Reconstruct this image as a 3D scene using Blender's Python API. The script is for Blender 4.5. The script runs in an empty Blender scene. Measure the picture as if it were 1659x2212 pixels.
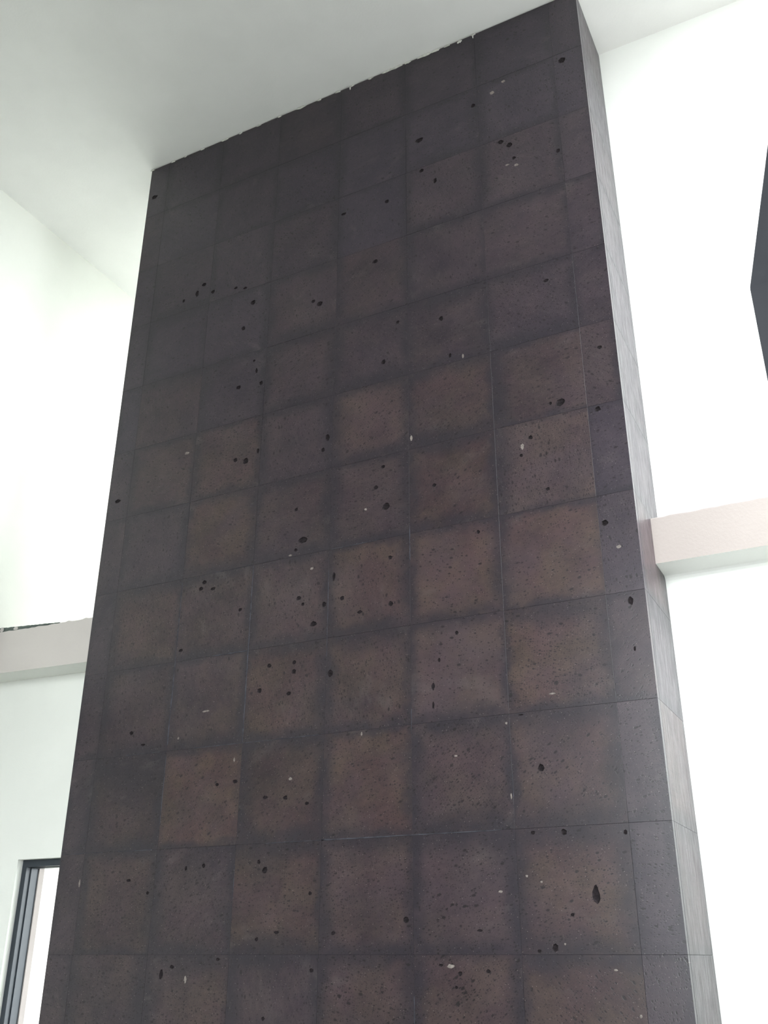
import bpy, bmesh, math, random
from mathutils import Matrix, Vector

random.seed(11)
SC = bpy.context.scene
COL = SC.collection

# ------------------------------------------------------------------ camera
CAM = Vector((3.0226, -3.3966, 1.5778))
F_PX, PITCH, YAW, ROLL = 2099.75, 0.431102, 0.474480, 0.002106
cd = bpy.data.cameras.new('camera')
cam = bpy.data.objects.new('camera', cd)
COL.objects.link(cam)
cd.sensor_fit = 'HORIZONTAL'
cd.sensor_width = 36.0
cd.lens = 36.0 * F_PX / 1659.0
cd.clip_start = 0.05
fw = Vector((-math.sin(YAW) * math.cos(PITCH), math.cos(YAW) * math.cos(PITCH), math.sin(PITCH)))
rt = Vector((math.cos(YAW), math.sin(YAW), 0))
up = rt.cross(fw)
r2 = rt * math.cos(ROLL) + up * math.sin(ROLL)
u2 = -rt * math.sin(ROLL) + up * math.cos(ROLL)
M = Matrix((r2, u2, -fw)).transposed().to_4x4()
M.translation = CAM
cam.matrix_world = M
SC.camera = cam

# ------------------------------------------------------------------ sky, windows' daylight, exposure
SKY_STRENGTH = 22.8
w = bpy.data.worlds.new('overcast_sky')
SC.world = w
w.use_nodes = True
bg = w.node_tree.nodes['Background']
bg.inputs[0].default_value = (0.93, 0.985, 1.0, 1)
bg.inputs[1].default_value = SKY_STRENGTH
SC.view_settings.view_transform = 'Standard'
SC.view_settings.look = 'None'
SC.view_settings.exposure = 0.0
SC.view_settings.gamma = 1.0
SC.view_settings.use_curve_mapping = False


def portal(name, loc, direction, sx, sy):
    """sampling guide on a window opening: emits nothing itself, only steers rays to the sky"""
    ld = bpy.data.lights.new(name, 'AREA')
    ld.shape = 'RECTANGLE'
    ld.size, ld.size_y = sx, sy
    ld.cycles.is_portal = True
    o = bpy.data.objects.new(name, ld)
    COL.objects.link(o)
    o.location = loc
    o.rotation_euler = Vector(direction).to_track_quat('-Z', 'Y').to_euler()
    return o


# unseen window openings, sized and placed to shape the light (x0, x1 / y0, y1, z0, z1)
WIN_RIGHT = (-1.1, 0.3, 2.3, 5.9)
WIN_FRONT = (1.7, 3.8, 0.3, 5.0)
WIN_REAR_LOW = (-1.2, 2.9, 0.1, 2.9)
WIN_REAR_HIGH = (2.2, 2.8, 4.7, 5.85)
portal('window_daylight_right', (3.92, (WIN_RIGHT[0] + WIN_RIGHT[1]) / 2, (WIN_RIGHT[2] + WIN_RIGHT[3]) / 2), (-1, 0, 0),
       WIN_RIGHT[3] - WIN_RIGHT[2], WIN_RIGHT[1] - WIN_RIGHT[0])
portal('window_daylight_front', ((WIN_FRONT[0] + WIN_FRONT[1]) / 2, -6.52, (WIN_FRONT[2] + WIN_FRONT[3]) / 2), (0, 1, 0),
       WIN_FRONT[1] - WIN_FRONT[0], WIN_FRONT[3] - WIN_FRONT[2])
portal('window_daylight_rear', (0.85, 3.02, (WIN_REAR_LOW[2] + WIN_REAR_LOW[3]) / 2), (0, -1, 0), 4.1, WIN_REAR_LOW[3] - WIN_REAR_LOW[2])
portal('window_daylight_loft', (2.5, 3.02, (WIN_REAR_HIGH[2] + WIN_REAR_HIGH[3]) / 2), (0, -1, 0), 0.6, WIN_REAR_HIGH[3] - WIN_REAR_HIGH[2])

PITS = [(2.092,3.66,0.0241,0.0196),(2.244,3.601,0.0134,0.0127),(1.29,3.358,0.0207,0.0199),(1.238,3.461,0.0118,0.0113),(1.956,3.531,0.0102,0.0107),(1.518,3.41,0.011,0.0087),(2.212,3.091,0.0144,0.0153),(1.571,4.251,0.0121,0.0153),(1.348,4.304,0.0102,0.0105),(1.273,4.104,0.0127,0.0153),(1.609,4.038,0.0094,0.0147),(2.075,4.288,0.0132,0.0098),(1.709,3.155,0.0082,0.0102),(1.272,3.556,0.0118,0.0092),(2.051,3.667,0.0081,0.0087),(2.012,3.283,0.0097,0.0081),(2.277,3.875,0.0119,0.0089),(1.308,3.117,0.0111,0.0105),(1.911,3.458,0.0081,0.0085),(0.45,4.198,0.015,0.014),(0.588,4.186,0.0117,0.0138),(0.555,4.267,0.0089,0.0169),(0.464,3.781,0.0143,0.013),(0.527,3.763,0.0169,0.018),(0.984,3.778,0.0129,0.0198),(0.961,3.716,0.0103,0.0122),(0.87,3.28,0.0249,0.0159),(0.828,3.439,0.0102,0.0094),(0.835,3.239,0.01,0.009),(-0.263,3.715,0.0195,0.0138),(0.322,3.14,0.0137,0.0117),(0.392,3.128,0.0162,0.0093),(0.605,3.8,0.0084,0.0154),(1.035,3.077,0.0094,0.0215),(0.862,3.007,0.0145,0.0108),(0.883,2.976,0.0096,0.0085),(0.94,2.878,0.0187,0.0146),(0.999,2.958,0.0117,0.0126),(1.079,2.972,0.0115,0.0105),(0.553,3.002,0.0103,0.0089),(0.238,2.855,0.0135,0.0089),(0.726,2.722,0.012,0.0103),(0.852,2.72,0.0117,0.0102),(0.852,2.68,0.0116,0.0121),(0.681,2.618,0.012,0.0122),(0.831,2.589,0.0139,0.0099),(0.804,2.588,0.0093,0.008),(0.586,2.247,0.0141,0.0095),(0.495,2.24,0.0096,0.0076),(0.74,2.172,0.0135,0.0073),(0.835,2.165,0.0132,0.009),(0.938,2.137,0.0107,0.0071),(0.34,3.169,0.0137,0.0117),(1.024,2.651,0.0134,0.0157),(-0.0,2.501,0.0109,0.0107),(0.074,2.443,0.0133,0.0063),(2.29,2.767,0.0118,0.0176),(1.6,2.744,0.008,0.0094),(1.495,2.543,0.0079,0.0165),(1.494,2.469,0.0059,0.0162),(1.91,2.198,0.0138,0.0162),(1.935,2.206,0.0086,0.0081),(1.31,2.911,0.013,0.0121),(1.165,2.897,0.0134,0.0082),(1.977,1.983,0.0115,0.0122),(1.866,1.979,0.0085,0.0077),(2.192,1.966,0.0078,0.0089),(2.286,2.587,0.005,0.0102),(1.846,2.4,0.0108,0.0034),(1.523,2.644,0.006,0.0093),(2.072,1.773,0.0141,0.0315),(1.37,1.706,0.0129,0.0107),(1.654,1.668,0.012,0.0044),(1.92,1.611,0.0111,0.014),(1.864,1.601,0.0081,0.0056),(1.986,1.713,0.0079,0.0071),(1.071,1.664,0.0099,0.0079),(1.504,1.559,0.0088,0.0058),(1.522,1.572,0.007,0.0058),(1.575,1.533,0.0086,0.0086),(1.56,1.49,0.0069,0.0057),(1.679,1.541,0.0084,0.0071),(0.457,1.922,0.0093,0.0107),(0.369,1.914,0.0071,0.0108),(0.725,1.926,0.0088,0.0087),(0.755,1.895,0.013,0.0138),(0.966,1.805,0.0082,0.0082),(0.822,1.669,0.0125,0.0065),(0.733,1.646,0.0085,0.0081),(0.288,1.521,0.0092,0.02),(0.34,1.548,0.0114,0.0083),(0.559,1.576,0.0109,0.0065),(0.073,1.877,0.0125,0.0074),(0.181,1.825,0.0098,0.0072),(0.982,1.54,0.0099,0.0077),(0.78,1.376,0.0082,0.0076),(1.477,5.388,0.0258,0.0157),(1.908,5.176,0.018,0.0146),(1.951,5.138,0.0152,0.0174),(1.778,5.482,0.0137,0.0125),(2.19,4.994,0.0118,0.0138),(2.244,5.553,0.0203,0.0182),(1.485,5.183,0.0139,0.0121),(1.97,5.048,0.01,0.0114),(1.291,5.062,0.0142,0.0121),(1.041,5.082,0.0179,0.0093),(1.225,4.706,0.0165,0.0114),(1.559,5.084,0.0109,0.0178),(0.915,4.557,0.0172,0.0172),(0.876,4.585,0.0116,0.0116),(0.505,4.705,0.0157,0.0152),(0.454,4.558,0.0125,0.0149),(0.123,4.894,0.0138,0.0227),(0.165,4.939,0.0172,0.013),(0.222,4.869,0.0135,0.0128),(-0.28,5.747,0.0242,0.0154),(0.033,4.875,0.0105,0.0131),(0.446,4.818,0.0129,0.0094),(0.385,4.84,0.0131,0.0094),(0.536,4.333,0.009,0.0085)]
CHIPS = [(1.935,5.019,0.0125,0.0057),(1.956,5.01,0.0149,0.0085),(1.979,5.0,0.0124,0.0085),(1.881,5.519,0.0135,0.0124),(1.943,5.565,0.0108,0.0094),(1.918,3.497,0.0082,0.015),(1.411,3.664,0.007,0.0139),(1.671,4.002,0.0046,0.0121),(2.269,2.985,0.0105,0.0074),(0.161,3.893,0.0153,0.0082),(0.923,3.135,0.0097,0.0066),(0.407,2.559,0.0202,0.0041),(0.856,2.238,0.0088,0.0073),(0.268,2.454,0.0051,0.0061),(0.574,2.337,0.0048,0.0097),(1.971,2.46,0.014,0.0034),(1.582,2.268,0.0075,0.0034),(1.788,2.37,0.0054,0.0051),(1.799,2.108,0.0035,0.0128),(1.18,2.394,0.0042,0.0092),(1.541,1.556,0.0156,0.0072),(2.115,1.547,0.0075,0.004),(1.735,1.791,0.0085,0.0045),(1.834,1.839,0.005,0.0045),(1.886,1.818,0.0049,0.0044),(1.954,1.624,0.0047,0.0042),(2.182,1.417,0.0043,0.0065),(0.409,1.504,0.0067,0.0147),(-0.191,1.873,0.0053,0.0172),(0.807,3.218,0.01,0.0045),(1.188,3.366,0.0071,0.0067)]
SMEARS = [(-0.324, 0.015), (-0.165, 0.018), (-0.074, 0.012), (0.054, 0.015), (0.218, 0.024), (0.328, 0.012), (0.457, 0.015), (0.597, 0.012), (0.746, 0.03), (0.863, 0.015), (0.983, 0.018), (1.072, 0.015), (1.188, 0.018), (1.296, 0.033), (1.353, 0.036), (1.414, 0.021), (1.511, 0.042), (1.579, 0.027), (1.647, 0.018), (1.798, 0.012)]


# ------------------------------------------------------------------ helpers
def tag(o, label=None, cat=None, group=None, kind=None):
    if label: o['label'] = label
    if cat: o['category'] = cat
    if group: o['group'] = group
    if kind: o['kind'] = kind
    return o


def link(name, me, parent=None):
    o = bpy.data.objects.new(name, me)
    COL.objects.link(o)
    if parent is not None:
        o.parent = parent
    return o


def add_box(bm, x0, x1, y0, y1, z0, z1):
    v = [bm.verts.new(p) for p in ((x0, y0, z0), (x1, y0, z0), (x1, y1, z0), (x0, y1, z0),
                                   (x0, y0, z1), (x1, y0, z1), (x1, y1, z1), (x0, y1, z1))]
    for f in ((0, 3, 2, 1), (4, 5, 6, 7), (0, 1, 5, 4), (1, 2, 6, 5), (2, 3, 7, 6), (3, 0, 4, 7)):
        bm.faces.new([v[i] for i in f])


def add_prism(bm, pts, axis, a, b):
    """polygon pts in the two other axes, extruded along axis from a to b"""
    def P(p, t):
        return {'x': (t, p[0], p[1]), 'y': (p[0], t, p[1]), 'z': (p[0], p[1], t)}[axis]
    A = [bm.verts.new(P(p, a)) for p in pts]
    B = [bm.verts.new(P(p, b)) for p in pts]
    n = len(pts)
    bm.faces.new(A)
    bm.faces.new(B[::-1])
    for i in range(n):
        bm.faces.new((A[i], A[(i + 1) % n], B[(i + 1) % n], B[i]))


def finish(name, bm, mats, parent=None, bevel=0.0):
    if bevel:
        bmesh.ops.bevel(bm, geom=list(bm.edges), offset=bevel, segments=2, affect='EDGES', profile=0.5)
    bmesh.ops.recalc_face_normals(bm, faces=list(bm.faces))
    me = bpy.data.meshes.new(name)
    bm.to_mesh(me)
    bm.free()
    for m in (mats if isinstance(mats, (list, tuple)) else [mats]):
        me.materials.append(m)
    return link(name, me, parent)


class N:
    """tiny node-tree writer"""
    def __init__(self, name):
        self.m = bpy.data.materials.new(name)
        self.m.use_nodes = True
        self.t = self.m.node_tree
        self.b = self.t.nodes['Principled BSDF']

    def node(self, typ, **kw):
        n = self.t.nodes.new(typ)
        for k, v in kw.items():
            setattr(n, k, v)
        return n

    def put(self, sock, v):
        if hasattr(v, 'is_output') or isinstance(v, bpy.types.NodeSocket):
            self.t.links.new(v, sock)
        else:
            sock.default_value = v

    def math(self, op, a, b=0.0, c=0.0, clamp=False):
        n = self.node('ShaderNodeMath', operation=op, use_clamp=clamp)
        for i, v in enumerate((a, b, c)):
            self.put(n.inputs[i], v)
        return n.outputs[0]

    def vmath(self, op, a, b=(0, 0, 0)):
        n = self.node('ShaderNodeVectorMath', operation=op)
        self.put(n.inputs[0], a)
        self.put(n.inputs[1], b)
        return n.outputs[0]

    def step(self, v, a, b, lo=0.0, hi=1.0):
        n = self.node('ShaderNodeMapRange', interpolation_type='SMOOTHSTEP')
        for i, q in enumerate((v, a, b, lo, hi)):
            self.put(n.inputs[i], q)
        return n.outputs[0]

    def mix(self, f, a, b):
        n = self.node('ShaderNodeMix', data_type='RGBA')
        self.put(n.inputs[0], f)
        self.put(n.inputs[6], a)
        self.put(n.inputs[7], b)
        return n.outputs[2]

    def noise(self, vec, scale, detail=4.0, rough=0.55):
        n = self.node('ShaderNodeTexNoise')
        self.put(n.inputs['Vector'], vec)
        n.inputs['Scale'].default_value = scale
        n.inputs['Detail'].default_value = detail
        n.inputs['Roughness'].default_value = rough
        return n.outputs[0]

    def voronoi(self, vec, scale):
        n = self.node('ShaderNodeTexVoronoi', voronoi_dimensions='2D')
        self.put(n.inputs['Vector'], vec)
        n.inputs['Scale'].default_value = scale
        return n.outputs['Distance'], n.outputs['Color']

    def attr(self, name):
        n = self.node('ShaderNodeAttribute', attribute_name=name)
        s = self.node('ShaderNodeSeparateXYZ')
        self.t.links.new(n.outputs['Vector'], s.inputs[0])
        return n.outputs['Vector'], s.outputs[0], s.outputs[1], s.outputs[2]


def paint(name, col, rough=0.85, var=0.03, bump=0.15, scale=3.0):
    n = N(name)
    tc = n.node('ShaderNodeTexCoord').outputs['Object']
    a = n.noise(tc, scale, 5.0)
    dark = tuple(c * (1 - var) for c in col) + (1,)
    n.put(n.b.inputs['Base Color'], n.mix(n.step(a, 0.35, 0.65), dark, tuple(col) + (1,)))
    n.b.inputs['Roughness'].default_value = rough
    n.b.inputs['Specular IOR Level'].default_value = 0.25
    bp = n.node('ShaderNodeBump')
    bp.inputs['Strength'].default_value = bump
    bp.inputs['Distance'].default_value = 0.003
    n.put(bp.inputs['Height'], n.noise(tc, 90.0, 3.0))
    n.put(n.b.inputs['Normal'], bp.outputs[0])
    return n.m


def stone():
    """porous dark volcanic stone slab; per-tile tone, grain angle and worn-on sealant bands come from mesh attributes"""
    n = N('volcanic_stone')
    tc, tu, tv, tw = n.attr('tile_place')          # metres from the tile's centre
    _, tone, warm, seed = n.attr('tile_tone')
    _, el, er, et = n.attr('stain_left_right_top')
    _, eb, ang, poro = n.attr('stain_bottom_grain_pores')
    _, hw, hh, flank = n.attr('tile_half_size')
    sv = n.node('ShaderNodeCombineXYZ')
    n.put(sv.inputs[0], n.math('MULTIPLY', seed, 13.7))
    n.put(sv.inputs[1], n.math('MULTIPLY', seed, 7.3))
    n.put(sv.inputs[2], n.math('MULTIPLY', seed, 29.1))
    p = n.vmath('ADD', tc, sv.outputs[0])
    vr = n.node('ShaderNodeVectorRotate', rotation_type='Z_AXIS')
    n.put(vr.inputs['Vector'], tc)
    n.put(vr.inputs['Angle'], ang)
    g = n.vmath('ADD', n.vmath('MULTIPLY', vr.outputs[0], (0.55, 1.0, 1.0)), sv.outputs[0])
    # wobble
    wob = n.math('SUBTRACT', n.noise(p, 9.0, 3.0), 0.5)
    wob2 = n.math('SUBTRACT', n.noise(p, 40.0, 3.0), 0.5)
    wv = n.math('ADD', n.math('MULTIPLY', wob, 0.085), n.math('MULTIPLY', wob2, 0.02))

    def band(dist, width):
        d = n.math('ADD', dist, wv)
        return n.math('MULTIPLY', n.step(d, n.math('MULTIPLY', width, 0.10), n.math('ADD', n.math('MULTIPLY', width, 1.15), 0.018), 1.0, 0.0),
                      n.step(width, 0.002, 0.02))
    b1 = band(n.math('ADD', tu, hw), el)
    b2 = band(n.math('SUBTRACT', hw, tu), er)
    b3 = band(n.math('SUBTRACT', hh, tv), et)
    b4 = band(n.math('ADD', tv, hh), eb)
    stain = n.math('MAXIMUM', n.math('MAXIMUM', b1, b2), n.math('MAXIMUM', b3, b4))
    # mottled body colour
    patch = n.noise(p, 5.5, 4.0, 0.6)
    fine = n.noise(g, 55.0, 5.0, 0.65)
    grain = n.noise(p, 330.0, 2.0, 0.6)
    t = n.math('ADD', tone, n.math('MULTIPLY', n.math('SUBTRACT', patch, 0.5), 1.5))
    t = n.math('ADD', t, n.math('MULTIPLY', n.math('SUBTRACT', fine, 0.5), 0.85))
    t = n.math('ADD', t, n.math('MULTIPLY', n.math('SUBTRACT', grain, 0.5), 1.15), clamp=True)
    cool = n.mix(t, (0.0205, 0.0155, 0.0255, 1), (0.0460, 0.0350, 0.0455, 1))
    red = n.step(n.noise(p, 7.0, 4.0), 0.36, 0.64)
    hot = n.mix(red, n.mix(t, (0.0190, 0.0125, 0.0120, 1), (0.0720, 0.0460, 0.0365, 1)),
                n.mix(t, (0.0190, 0.0100, 0.0125, 1), (0.0630, 0.0350, 0.0350, 1)))
    body = n.mix(n.math('MULTIPLY', warm, n.step(n.noise(p, 4.0, 3.0), 0.30, 0.60, 0.65, 1.0)), cool, hot)
    streak = n.noise(n.vmath('MULTIPLY', p, (60.0, 14.0, 14.0)), 1.0, 3.0)
    stain_col = n.mix(streak, (0.0125, 0.0098, 0.0150, 1), (0.0225, 0.0185, 0.0260, 1))
    body = n.mix(n.math('MULTIPLY', stain, n.step(n.noise(p, 16.0, 4.0), 0.20, 0.65, 0.40, 0.88)), body, stain_col)
    dusty = n.math('MULTIPLY', n.step(n.noise(n.vmath('ADD', g, (3.1, 1.7, 0.4)), 10.0, 5.0, 0.62), 0.58, 0.74), 0.22)
    body = n.mix(dusty, body, (0.105, 0.088, 0.084, 1))
    # pores
    pv = g
    pores = None
    for sc, lo, size in ((42.0, 0.70, 0.24), (90.0, 0.48, 0.32), (190.0, 0.35, 0.38)):
        d, c = n.voronoi(pv, sc)
        s = n.node('ShaderNodeSeparateColor')
        n.put(s.inputs[0], c)
        r = n.math('MULTIPLY', n.step(s.outputs[0], n.math('SUBTRACT', 1.0, n.math('MULTIPLY', poro, 1.0 - lo)), 1.0), size)
        dd = n.math('ADD', d, n.math('MULTIPLY', n.math('SUBTRACT', n.noise(p, sc * 4, 2.0), 0.5), 0.22))
        m = n.step(dd, n.math('MULTIPLY', r, 0.6), r, 1.0, 0.0)
        m = n.math('MULTIPLY', m, n.step(r, 0.03, 0.10))
        pores = m if pores is None else n.math('MAXIMUM', pores, m)
    body = n.mix(n.math('MULTIPLY', pores, 0.9), body, (0.0075, 0.0050, 0.0065, 1))
    # pale mineral specks
    d, c = n.voronoi(p, 95.0)
    s = n.node('ShaderNodeSeparateColor')
    n.put(s.inputs[0], c)
    sp = n.math('MULTIPLY', n.step(s.outputs[1], 0.955, 0.96), n.step(d, 0.08, 0.13, 1.0, 0.0))
    d2, c2 = n.voronoi(p, 240.0)
    s2 = n.node('ShaderNodeSeparateColor')
    n.put(s2.inputs[0], c2)
    sp2 = n.math('MULTIPLY', n.step(s2.outputs[1], 0.970, 0.975), n.step(d2, 0.22, 0.34, 1.0, 0.0))
    sp = n.math('MAXIMUM', sp, n.math('MULTIPLY', sp2, 0.30))
    body = n.mix(n.math('MULTIPLY', sp, 0.75), body, (0.21, 0.18, 0.165, 1))
    n.put(n.b.inputs['Base Color'], body)
    worn = n.noise(n.vmath('MULTIPLY', p, (70.0, 9.0, 9.0)), 1.0, 5.0, 0.65)
    r0 = n.math('ADD', ROUGH, n.math('MULTIPLY', n.math('SUBTRACT', n.noise(p, 14.0, 4.0), 0.5), 0.06))
    n.put(n.b.inputs['Roughness'], n.math('ADD', r0, n.math('MULTIPLY', flank, n.math('ADD', 0.07, n.math('MULTIPLY', n.math('SUBTRACT', worn, 0.5), 0.5)))))
    n.b.inputs['Specular IOR Level'].default_value = SPEC
    bp = n.node('ShaderNodeBump')
    bp.inputs['Strength'].default_value = 0.14
    bp.inputs['Distance'].default_value = 0.0008
    n.put(bp.inputs['Height'], n.math('SUBTRACT', n.math('MULTIPLY', grain, 0.35), pores))
    n.put(n.b.inputs['Normal'], bp.outputs[0])
    return n.m


ROUGH, SPEC = 0.30, 0.5
M_STONE = stone()
M_PIT = paint('stone_pit', (0.021, 0.0155, 0.018), 0.9, 0.6, 0.6, 120.0)
M_CHIP = paint('pale_inclusion', (0.24, 0.21, 0.19), 0.7, 0.35, 0.4, 90.0)
M_CORE = paint('dark_grout', (0.020, 0.018, 0.023), 0.9, 0.3, 0.3, 40.0)
M_GROUT = paint('pale_grout', (0.060, 0.060, 0.073), 0.8, 0.45, 0.4, 30.0)
M_PLASTER = paint('plaster_smear', (0.62, 0.61, 0.57), 0.9, 0.2, 0.6, 60.0)
M_SEAL = paint('joint_filler', (0.16, 0.14, 0.10), 0.9, 0.35, 0.5, 30.0)
M_WALL = paint('white_wall_paint', (0.84, 0.85, 0.81))
M_CREAM = paint('cream_wall_paint', (0.62, 0.63, 0.58))
M_GREYWALL = paint('unseen_wall_grey', (0.28, 0.28, 0.27))  # unseen front and right walls, made grey to cut bounce onto the ceiling
M_CEIL = paint('white_ceiling_paint', (0.84, 0.84, 0.815))
M_BEAM = paint('pinkish_grey_primer', (0.58, 0.54, 0.515), 0.85, 0.04)
M_BEAM_PINK = paint('pink_primer', (0.35, 0.308, 0.288), 0.85, 0.04)
M_FLOOR = paint('grey_floor', (0.10, 0.097, 0.093), 0.5, 0.10, 0.1, 2.0)
M_GROUND = paint('outdoor_paving', (0.16, 0.155, 0.15), 0.9, 0.2, 0.3, 1.0)
M_PIER = paint('charcoal_paint', (0.047, 0.049, 0.057), 0.7, 0.10, 0.1, 5.0)
M_FRAME = paint('dark_metal_frame', (0.038, 0.046, 0.056), 0.45, 0.05, 0.03, 12.0)
M_STOP = paint('pinkish_reveal', (0.30, 0.27, 0.26), 0.8, 0.04, 0.1, 6.0)
M_REVEAL = paint('grey_reveal', (0.50, 0.47, 0.45), 0.8, 0.04, 0.1, 6.0)
M_GAP = paint('dark_filler', (0.10, 0.12, 0.11), 0.9, 0.3, 0.3, 30.0)

# ------------------------------------------------------------------ room shell
CZ = 5.986                 # ceiling height
XL, XR = -1.29, 3.9        # left and right wall faces
YF, YB, YR = -6.5, 0.43, 3.0   # front wall, wall behind the column, rear wall


def boxes(name, bs, mat, parent=None):
    bm = bmesh.new()
    for b in bs:
        add_box(bm, *b)
    return finish(name, bm, mat, parent)


def struct(name, bs, mat):
    return tag(boxes(name, bs, mat), kind='structure')


struct('floor', [(-2.0, 4.3, -6.7, 3.2, -0.15, 0.0)], M_FLOOR)
struct('ceiling', [(-2.0, 4.3, -6.7, 3.2, CZ, CZ + 0.2)], M_CEIL)
XLOW = XL - 0.5            # the wall steps back below the ledge
struct('wall_left', [(XL - 0.7, XL, YF - 0.2, YR + 0.2, 3.0, CZ), (XLOW - 0.2, XLOW, YF - 0.2, YB + 0.15, 0, 3.0),
                     (XL - 0.2, XL, YB + 0.15, YR + 0.2, 0, 3.0)], M_CREAM)
y0, y1, z0, z1 = WIN_RIGHT
struct('wall_right', [(XR, XR + 0.2, YF, y0, 0, CZ), (XR, XR + 0.2, y1, YB + 0.15, 0, CZ),
                      (XR, XR + 0.2, y0, y1, 0, z0), (XR, XR + 0.2, y0, y1, z1, CZ)], M_GREYWALL)
x0, x1, z0, z1 = WIN_FRONT
struct('wall_front', [(XLOW, x0, YF - 0.2, YF, 0, CZ), (x1, XR + 0.2, YF - 0.2, YF, 0, CZ),
                      (x0, x1, YF - 0.2, YF, 0, z0), (x0, x1, YF - 0.2, YF, z1, CZ)], M_GREYWALL)
struct('wall_back', [(-0.20, XR, YB, YB + 0.15, 0, CZ)], M_WALL)
DX0, DZ1 = -1.042, 2.036   # door opening beside the column: left jamb and head
struct('wall_back_left', [(XLOW, DX0, YB, YB + 0.15, 0, 3.03), (DX0, -0.20, YB, YB + 0.15, DZ1, 3.03)], M_WALL)
a, b = WIN_REAR_LOW, WIN_REAR_HIGH
struct('wall_rear', [(XL, a[0], YR, YR + 0.2, 0, CZ), (a[1], 3.2, YR, YR + 0.2, 0, CZ), (a[0], a[1], YR, YR + 0.2, 0, a[2]),
                     (a[0], a[1], YR, YR + 0.2, a[3], b[2]), (a[0], a[1], YR, YR + 0.2, b[3], CZ)], M_WALL)
struct('wall_passage', [(3.0, 3.2, YB + 0.15, YR, 0, CZ)], M_WALL)
struct('loft_floor', [(XL, 3.0, YB + 0.15, YR, 3.0, 3.2)], M_WALL)
struct('ground', [(-40, 40, -40, 40, -0.5, -0.15)], M_GROUND)


def beam(name, xa, xb, y_front, y_back, za, zb, tilt=0.0, cove=0.0, seg=60, seed=1, mat=None):
    """plastered ledge; its top front arris is a little ragged"""
    rnd = random.Random(seed)
    bm = bmesh.new()
    prof = [(y_front, za), (y_back - cove, za)]
    if cove:
        for k in range(1, 5):
            t = k / 4 * math.pi / 2
            prof.append((y_back - cove * (1 - math.sin(t)), za - cove * (1 - math.cos(t))))
    else:
        prof.append((y_back, za))
    prof += [(y_back, zb), (y_front + 0.004, zb), (y_front, zb - 0.004)]
    rings = []
    n = len(prof)
    for i in range(seg + 1):
        x = xa + (xb - xa) * i / seg
        dz = tilt * (x - xb)
        j = rnd.uniform(-0.0022, 0.0022) + (rnd.uniform(0.002, 0.006) if rnd.random() < 0.06 else 0)
        ring = []
        for q, (y, z) in enumerate(prof):
            if q >= n - 2:
                ring.append(bm.verts.new((x, y, z + dz + j)))
            else:
                ring.append(bm.verts.new((x, y, z + dz)))
        rings.append(ring)
    for A, B in zip(rings, rings[1:]):
        for q in range(n):
            bm.faces.new((A[q], A[(q + 1) % n], B[(q + 1) % n], B[q]))
    bm.faces.new(rings[0])
    bm.faces.new(rings[-1][::-1])
    o = finish(name, bm, [mat or M_BEAM, M_WALL])
    for p in o.data.polygons:                # only the front is primed, the soffit is painted white
        if p.normal.z < -0.3 or (p.normal.y < -0.3 and p.center.y > y_front + 0.02):
            p.material_index = 1
    return tag(o, kind='structure')


beam('trim_1', 2.3475, XR, 0.262, YB, 2.995, 3.192, cove=0.03, seed=4, mat=M_BEAM_PINK)
beam('trim_2', XL - 0.5, -0.3295, 0.270, YB + 0.15, 2.972, 3.214, tilt=-0.024, seed=9)

# dark open joint along the top of the left ledge, with two dabs of filler in it
bm = bmesh.new()
rnd = random.Random(5)
top, bot = [], []
for i in range(41):
    t = i / 40
    x = XL + 0.002 + t * 0.46
    zt = 3.2125 + (-0.024) * (x + 0.3295)
    h = 0.022 * (1 - t) ** 0.8 + 0.002
    bot.append((x, zt - 0.004))
    top.append((x, zt + h + rnd.uniform(-0.0012, 0.0012)))
add_prism(bm, bot + top[::-1], 'y', 0.2712, 0.30)
t3 = tag(finish('trim_3', bm, M_GAP), kind='structure')
for cx, cw, ch in ((-1.262, 0.014, 0.026), (-1.155, 0.017, 0.017)):
    bm = bmesh.new()
    zt = 3.2125 + (-0.024) * (cx + 0.3295)
    pts = [(cx + cw * math.cos(k * math.tau / 12) * rnd.uniform(0.8, 1.15), zt + ch * 0.5 + ch * 0.6 * math.sin(k * math.tau / 12) * rnd.uniform(0.8, 1.15)) for k in range(12)]
    add_prism(bm, pts, 'y', 0.2695, 0.282)
    finish('filler_dab', bm, M_REVEAL, t3)

# ------------------------------------------------------------------ door beside the column
bm = bmesh.new()
add_box(bm, DX0, -0.30, YB + 0.036, YB + 0.066, DZ1 - 0.034, DZ1)      # head flange
add_box(bm, DX0, DX0 + 0.030, YB + 0.036, YB + 0.066, 0.0, DZ1 - 0.034)
door = tag(finish('door_1', bm, M_FRAME), kind='structure')
bm = bmesh.new()
add_box(bm, DX0 + 0.012, DX0 + 0.036, YB + 0.066, YB + 0.115, 0.0, DZ1 - 0.03)
finish('frame_rebate', bm, M_FRAME, door)
bm = bmesh.new()
add_box(bm, DX0 + 0.012, -0.30, YB + 0.066, YB + 0.115, DZ1 - 0.038, DZ1 - 0.004)
finish('frame_head', bm, M_FRAME, door)
bm = bmesh.new()
add_box(bm, DX0 + 0.004, DX0 + 0.042, YB + 0.115, YB + 0.150, 0.0, DZ1 - 0.02)
finish('door_stop', bm, M_STOP, door)

# ------------------------------------------------------------------ faceted dark shade hanging at the right edge
lx0, ly0, W_, ZB, ZK, ZT, SL = 2.941, -1.40, 0.72, 2.42, 2.980, 3.95, 0.208
lamp = bpy.data.objects.new('hanging_lamp', None)
COL.objects.link(lamp)
lcx, lcy = lx0 + W_ / 2, ly0 + W_ / 2
lamp.location = (lcx, lcy, CZ)
tag(lamp, 'dark charcoal faceted hanging lamp before the white wall, cut off by the right frame edge', 'lamp')
LOFF = Vector(lamp.location)


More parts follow.
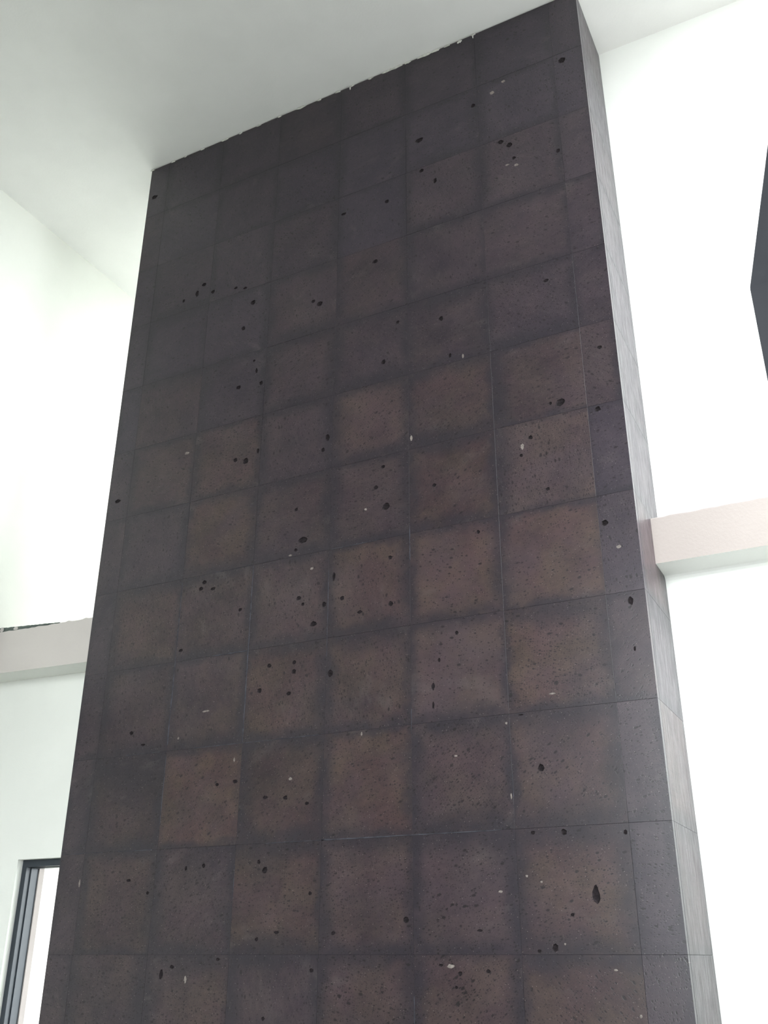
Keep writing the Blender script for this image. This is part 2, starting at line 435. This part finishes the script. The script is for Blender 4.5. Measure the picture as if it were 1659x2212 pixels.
def lamp_part(name, bm, mat, bev=0.0):
    for v in bm.verts:
        v.co -= LOFF
    return finish(name, bm, mat, lamp, bevel=bev)


def sq(bm, h, z):
    return [bm.verts.new((lcx + a * h, lcy + b * h, z)) for a, b in ((-1, -1), (1, -1), (1, 1), (-1, 1))]


bm = bmesh.new()
h = W_ / 2
rings = [sq(bm, h - 0.03, ZK - 0.06), sq(bm, h - 0.02, ZB + 0.004), sq(bm, h - 0.004, ZB), sq(bm, h, ZB + 0.004), sq(bm, h, ZK - 0.004),
         sq(bm, h - 0.0006, ZK + 0.003), sq(bm, h - (ZT - ZK) * SL, ZT), sq(bm, h - (ZT - ZK) * SL - 0.02, ZT + 0.012)]
for A, B in zip(rings, rings[1:]):
    for i in range(4):
        bm.faces.new((A[i], A[(i + 1) % 4], B[(i + 1) % 4], B[i]))
bm.faces.new(rings[0])
bm.faces.new(rings[-1][::-1])
lamp_part('shade', bm, M_PIER)
bm = bmesh.new()
bmesh.ops.create_cone(bm, cap_ends=True, segments=16, radius1=0.012, radius2=0.012, depth=CZ - 0.02 - ZT - 0.01,
                      matrix=Matrix.Translation((lcx, lcy, (CZ - 0.02 + ZT + 0.01) / 2)))
lamp_part('rod', bm, M_PIER)
bm = bmesh.new()
bmesh.ops.create_cone(bm, cap_ends=True, segments=32, radius1=0.075, radius2=0.09, depth=0.03,
                      matrix=Matrix.Translation((lcx, lcy, CZ - 0.0152)))
lamp_part('ceiling_rose', bm, M_PIER)

# ------------------------------------------------------------------ the stone clad column
XS = [-0.3287, -0.189, 0.2109, 0.6104, 1.0094, 1.4000, 1.8009, 2.2024, 2.3470]
ZR = [-0.008, -0.005, 0.003, 0.005, 0.008, 0.009, -0.002, -0.011]
ZS = [0.0, 0.4, 0.8, 1.2] + [1.6 + 0.4 * k + d for k, d in enumerate(ZR)] + [4.802, 5.200, 5.601, CZ - 0.007]
TH = 0.028
root = bpy.data.objects.new('stone_clad_column', None)
COL.objects.link(root)
root.location = (1.009, 0.215, 0.0)
tag(root, 'tall square column clad in dark brown porous stone tiles, rising from floor to white ceiling', 'column', kind='thing')
OFF = Vector(root.location)


def part(name, bm, mats):
    for v in bm.verts:
        v.co -= OFF
    return finish(name, bm, mats, root)


bm = bmesh.new()
add_box(bm, XS[0] + TH, XS[-1] - TH, TH, YB - 0.001, 0.0, CZ - 0.001)
part('core', bm, M_CORE)
bm = bmesh.new()
add_box(bm, XS[0] + 0.004, XS[-1] - 0.004, 0.006, TH - 0.001, CZ - 0.0065, CZ - 0.0005)
part('joint_filler', bm, M_SEAL)

# grout just below the surface of the joints
bm = bmesh.new()
for x in XS[1:-1]:
    add_box(bm, x - 0.0005, x + 0.0005, 0.0006, TH, 0.0, CZ - 0.008)
for z in ZS[1:-1]:
    for x0, x1 in zip(XS, XS[1:]):
        add_box(bm, x0 + 0.0006, x1 - 0.0006, 0.0006, TH, z - 0.0005, z + 0.0005)
part('grout', bm, M_CORE)

# tone and warmth per tile, row index = joint row below the tile (0 = floor), 8 columns
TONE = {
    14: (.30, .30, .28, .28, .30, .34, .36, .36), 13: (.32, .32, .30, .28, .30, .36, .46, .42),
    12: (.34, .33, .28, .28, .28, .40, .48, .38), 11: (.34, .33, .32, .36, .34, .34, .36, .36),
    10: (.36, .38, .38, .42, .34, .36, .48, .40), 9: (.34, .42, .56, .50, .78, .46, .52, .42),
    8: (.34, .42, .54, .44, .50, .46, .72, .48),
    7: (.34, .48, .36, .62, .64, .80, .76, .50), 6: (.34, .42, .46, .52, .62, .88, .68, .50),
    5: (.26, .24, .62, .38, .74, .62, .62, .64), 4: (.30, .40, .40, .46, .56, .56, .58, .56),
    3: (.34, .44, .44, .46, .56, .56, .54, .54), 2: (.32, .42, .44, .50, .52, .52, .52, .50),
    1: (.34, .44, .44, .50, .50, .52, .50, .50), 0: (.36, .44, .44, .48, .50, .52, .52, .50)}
WARM = {14: .1, 13: .15, 12: .2, 11: .25, 10: .35, 9: .55, 8: .65, 7: .75, 6: .8, 5: .8, 4: .7, 3: .65, 2: .65, 1: .65, 0: .6}  # cooler towards the top: bluish haze put into the stone colour
used = set()


def hole_loop(bm, cx, cz, rx, rz, rnd, n=13):
    ph = rnd.uniform(0, 1)
    pts = []
    for k in range(n):
        t = (k + ph) / n * math.tau
        q = rnd.uniform(0.70, 1.06)
        pts.append((cx + rx * q * math.cos(t), cz + rz * q * math.sin(t)))
    return pts


def make_tile(face, u0, u1, v0, v1, col, row, rnd):
    """one slab; local u along the face, v up, w outwards"""
    g = 0.0005
    cu, cv = (u0 + u1) / 2, (v0 + v1) / 2
    hw, hh = (u1 - u0) / 2 - g, (v1 - v0) / 2 - g
    c = 0.0002
    proud = rnd.uniform(-0.0002, 0.0002)
    bm = bmesh.new()
    def ring(a, b, w):
        return [bm.verts.new((x, y, w)) for x, y in ((-a, -b), (a, -b), (a, b), (-a, b))]
    back, rim, inner = ring(hw, hh, -TH), ring(hw, hh, -c), ring(hw - c, hh - c, 0.0)
    bm.faces.new(back)
    for A, B in ((back, rim), (rim, inner)):
        for i in range(4):
            bm.faces.new((A[i], A[(i + 1) % 4], B[(i + 1) % 4], B[i]))
    holes = []
    if face == 'front':
        for li, lst in enumerate((PITS, CHIPS)):
            for k, (x, z, rx, rz) in enumerate(lst):
                if (li, k) in used or not (u0 < x < u1 and v0 < z < v1):
                    continue
                used.add((li, k))
                m = 1.25
                x = min(max(x, u0 + rx * m + 0.004), u1 - rx * m - 0.004)
                z = min(max(z, v0 + rz * m + 0.004), v1 - rz * m - 0.004)
                if any(abs(x - h[1]) < (rx + h[3]) * 1.2 and abs(z - h[2]) < (rz + h[4]) * 1.2 for h in holes):
                    continue
                holes.append((li, x, z, rx, rz))
    if holes:
        edges = [bm.edges.get((inner[i], inner[(i + 1) % 4])) for i in range(4)]
        jobs = []
        for li, x, z, rx, rz in holes:
            pts = hole_loop(bm, x - cu, z - cv, rx, rz, rnd)
            lp = [bm.verts.new((a, b, 0.0)) for a, b in pts]
            es = [bm.edges.new((lp[i], lp[(i + 1) % len(lp)])) for i in range(len(lp))]
            edges += es
            jobs.append((li, lp, x - cu, z - cv, min(rx, rz)))
        bmesh.ops.triangle_fill(bm, use_beauty=True, edges=edges, normal=(0, 0, 1))
        inside = []
        for f in list(bm.faces):             # triangle_fill may also fill the islands themselves: drop these
            ct = f.calc_center_median()
            if abs(ct.z) < 1e-6:
                for li, lp, x, z, r in jobs:
                    if all(v in lp for v in f.verts):
                        inside.append(f)
                        break
        if inside:
            bmesh.ops.delete(bm, geom=inside, context='FACES_ONLY')
        for li, lp, x, z, r in jobs:
            n = len(lp)
            if li == 0:                      # a real recess
                dp = min(0.005, 0.30 * r)
                low = [bm.verts.new((x + (v.co.x - x) * 0.72, z + (v.co.y - z) * 0.72, -dp)) for v in lp]
                for i in range(n):
                    bm.faces.new((lp[i], lp[(i + 1) % n], low[(i + 1) % n], low[i])).material_index = 1
                bm.faces.new(low).material_index = 1
            else:                            # a pale fragment, flush with the surface
                bm.faces.new(lp).material_index = 2
    else:
        bm.faces.new(inner)
    bm.verts.ensure_lookup_table()
    place = [tuple(v.co) for v in bm.verts]
    for v in bm.verts:
        u, vv, w = v.co
        w += proud
        if face == 'front':
            v.co = Vector((cu + u, -w, cv + vv)) - OFF
        elif face == 'right':
            v.co = Vector((XS[-1] + w, cu + u, cv + vv)) - OFF
        else:
            v.co = Vector((XS[0] - w, cu - u, cv + vv)) - OFF
    o = finish('stone_tile', bm, [M_STONE, M_PIT, M_CHIP], root)
    me = o.data
    def attr(name, val, dom='POINT'):
        at = me.attributes.new(name, 'FLOAT_VECTOR', dom)
        flat = []
        for q in range(len(me.vertices)):
            flat += val[q] if isinstance(val, list) else val
        at.data.foreach_set('vector', flat)
    attr('tile_place', place)
    tone = TONE[row][col] + (0.09 if row >= 11 else 0.0) + rnd.uniform(-0.04, 0.04)  # top rows lightened in colour to make up for weaker light there
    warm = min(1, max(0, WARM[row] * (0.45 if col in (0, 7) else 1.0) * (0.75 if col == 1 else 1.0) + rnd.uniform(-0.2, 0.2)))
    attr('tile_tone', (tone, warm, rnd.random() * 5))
    dark = 1.0 if 2 <= row <= 8 else 0.8
    e = [max(0.0, rnd.gauss(0.040, 0.022)) * dark for _ in range(4)]
    if hw < 0.1:
        e = [q * 0.35 for q in e]
    if (row, col) in STAIN:
        e = [q if q is not None else e[i] for i, q in enumerate(STAIN[(row, col)])]
    attr('stain_left_right_top', (e[0], e[1], e[2]))
    ang = rnd.choice((0.0, 0.15, -0.2, 1.5, 1.4, 0.7, -0.6)) if face == 'front' else 1.57
    attr('stain_bottom_grain_pores', (e[3], ang, rnd.uniform(0.35, 1.0) * (1.0 if row < 11 else 0.75)))
    attr('tile_half_size', (hw, hh, 0.0 if face == 'front' else 1.0))
    return o


# widths of the dark sealant bands (left, right, top, bottom) where the photograph shows them plainly
STAIN = {
    (6, 5): (0.03, 0.02, 0.05, 0.045), (6, 4): (0.045, 0.035, 0.075, 0.045), (6, 6): (0.02, 0.05, 0.09, 0.03),
    (7, 5): (0.045, 0.05, 0.035, 0.05), (7, 4): (0.035, 0.045, 0.02, 0.05), (7, 6): (0.045, 0.012, 0.02, 0.02),
    (8, 6): (0.085, 0.006, 0.012, 0.015), (8, 5): (0.05, 0.035, 0.05, 0.06), (8, 4): (0.055, 0.055, 0.03, 0.03),
    (9, 4): (0.06, 0.045, 0.04, 0.06), (9, 5): (0.03, 0.02, 0.06, 0.11), (9, 6): (0.09, 0.005, 0.02, 0.02),
    (9, 2): (0.05, 0.02, 0.02, 0.03), (10, 4): (0.05, 0.03, 0.04, 0.07), (10, 5): (0.04, 0.05, 0.07, 0.05), (10, 3): (0.03, 0.06, 0.05, 0.05),
    (8, 2): (0.02, 0.05, 0.03, 0.055), (8, 3): (0.03, 0.05, 0.05, 0.05), (7, 2): (0.01, 0.02, 0.06, 0.05), (7, 3): (0.05, 0.04, 0.03, 0.06),
    (7, 1): (0.05, 0.02, 0.06, 0.03), (6, 1): (0.06, 0.03, 0.02, 0.05), (6, 2): (0.03, 0.03, 0.02, 0.05), (6, 3): (0.015, 0.06, 0.05, 0.045),
    (5, 1): (0.05, 0.05, 0.22, 0.05), (5, 2): (0.01, 0.01, 0.03, 0.02), (5, 3): (0.06, 0.05, 0.05, 0.06),
    (5, 4): (0.04, 0.04, 0.02, 0.05), (5, 5): (0.05, 0.02, 0.05, 0.09), (5, 6): (0.02, 0.06, 0.07, 0.09), (5, 7): (0.0, 0.02, 0.0, 0.05),
    (4, 4): (0.05, 0.03, 0.05, 0.05), (4, 5): (0.06, 0.05, 0.09, 0.05), (4, 6): (0.05, 0.07, 0.08, 0.06),
}

rnd = random.Random(23)
rows = list(zip(ZS, ZS[1:]))
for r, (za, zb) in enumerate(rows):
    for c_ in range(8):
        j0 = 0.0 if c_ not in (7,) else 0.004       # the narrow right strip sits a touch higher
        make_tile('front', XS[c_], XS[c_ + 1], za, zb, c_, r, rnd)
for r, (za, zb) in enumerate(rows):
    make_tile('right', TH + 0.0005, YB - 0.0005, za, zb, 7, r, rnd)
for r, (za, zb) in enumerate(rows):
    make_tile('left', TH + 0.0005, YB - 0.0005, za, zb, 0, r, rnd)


# pale grout wiped along some joints
def grout(pts, half):
    bm = bmesh.new()
    L, R = [], []
    n = len(pts)
    for i, (x, z) in enumerate(pts):
        a, b = pts[max(i - 1, 0)], pts[min(i + 1, n - 1)]
        d = Vector((b[0] - a[0], b[1] - a[1])).normalized()
        h = half * rnd.uniform(0.35, 1.2)
        L.append(bm.verts.new((x - d.y * h, -0.0011, z + d.x * h)))
        R.append(bm.verts.new((x + d.y * h, -0.0011, z - d.x * h)))
    L2 = [bm.verts.new((v.co.x, 0.004, v.co.z)) for v in L]
    R2 = [bm.verts.new((v.co.x, 0.004, v.co.z)) for v in R]
    for i in range(n - 1):
        bm.faces.new((L[i], L[i + 1], R[i + 1], R[i]))
        bm.faces.new((L[i], L2[i], L2[i + 1], L[i + 1]))
        bm.faces.new((R[i], R[i + 1], R2[i + 1], R2[i]))
    bm.faces.new((L[0], R[0], R2[0], L2[0]))
    bm.faces.new((L[-1], L2[-1], R2[-1], R[-1]))
    return part('grout_line', bm, M_GROUT)


def vline(x, z0, z1, h):
    n = 14
    grout([(x + rnd.uniform(-0.0006, 0.0006), z0 + (z1 - z0) * i / n) for i in range(n + 1)], h)


def hline(z, xa, xb, h):
    n = 14
    grout([(xa + (xb - xa) * i / n, z + rnd.uniform(-0.0006, 0.0006)) for i in range(n + 1)], h)


Z1, Z2, Z3, Z4 = ZS[5], ZS[6], ZS[7], ZS[8]
vline(XS[2], Z3, Z4 - 0.02, 0.0022); vline(XS[2], Z2 + 0.03, Z3, 0.0030); vline(XS[2], Z1 + 0.1, Z2 - 0.02, 0.0014)
vline(XS[3], Z3, Z4, 0.0020); vline(XS[3], Z2, Z3, 0.0032); vline(XS[3], ZS[4] + 0.2, Z1 - 0.08, 0.0014)
vline(XS[4], Z3 - 0.08, Z4 - 0.1, 0.0014); vline(XS[5], Z4 - 0.12, Z4 + 0.04, 0.0018); vline(XS[5], Z2 - 0.02, Z2 + 0.06, 0.0014)
vline(XS[6], Z1 + 0.11, Z1 + 0.19, 0.0016); vline(XS[5], 1.30, 1.46, 0.0014)
hline(Z1, XS[3] + 0.14, XS[4] + 0.02, 0.0014); hline(Z1, XS[4], XS[5], 0.0024); hline(Z1, XS[5], XS[6] - 0.05, 0.0016)
hline(Z1, XS[0] + 0.005, -0.09, 0.0014); hline(Z1, 0.0, XS[2] - 0.03, 0.0018)
hline(Z4, 0.40, XS[3], 0.0014); hline(Z4, 1.02, 1.24, 0.0014)
hline(Z3, 0.42, XS[3], 0.0026); hline(Z2, -0.02, 0.17, 0.0014); hline(Z2, 0.36, XS[3], 0.0016); hline(Z2, XS[3], 0.98, 0.0016)

# smears of white plaster where the column meets the ceiling
def smear(cx, cz, rx, rz, name='plaster_smear'):
    bm = bmesh.new()
    n = 14
    F, B = [], []
    for k in range(n):
        t = k / n * math.tau
        q = rnd.uniform(0.65, 1.2)
        x, z = cx + rx * q * math.cos(t), cz + rz * q * math.sin(t)
        z = min(z, CZ - 0.0008)
        F.append(bm.verts.new((cx + (x - cx) * 0.85, -0.0035, cz + (z - cz) * 0.85)))
        B.append(bm.verts.new((x, 0.0045 if z > CZ - 0.007 else -0.0002, z)))
    bm.faces.new(F)
    bm.faces.new(B[::-1])
    for k in range(n):
        bm.faces.new((F[k], F[(k + 1) % n], B[(k + 1) % n], B[k]))
    return part(name, bm, M_PLASTER)


for x, rx in SMEARS:
    smear(x, CZ - 0.009, rx * 1.1, 0.0055 + rx * 0.10)
smear(1.7204, 5.969, 0.014, 0.011)
smear(1.795, 5.966, 0.003, 0.016)
smear(1.062, 5.968, 0.004, 0.012)
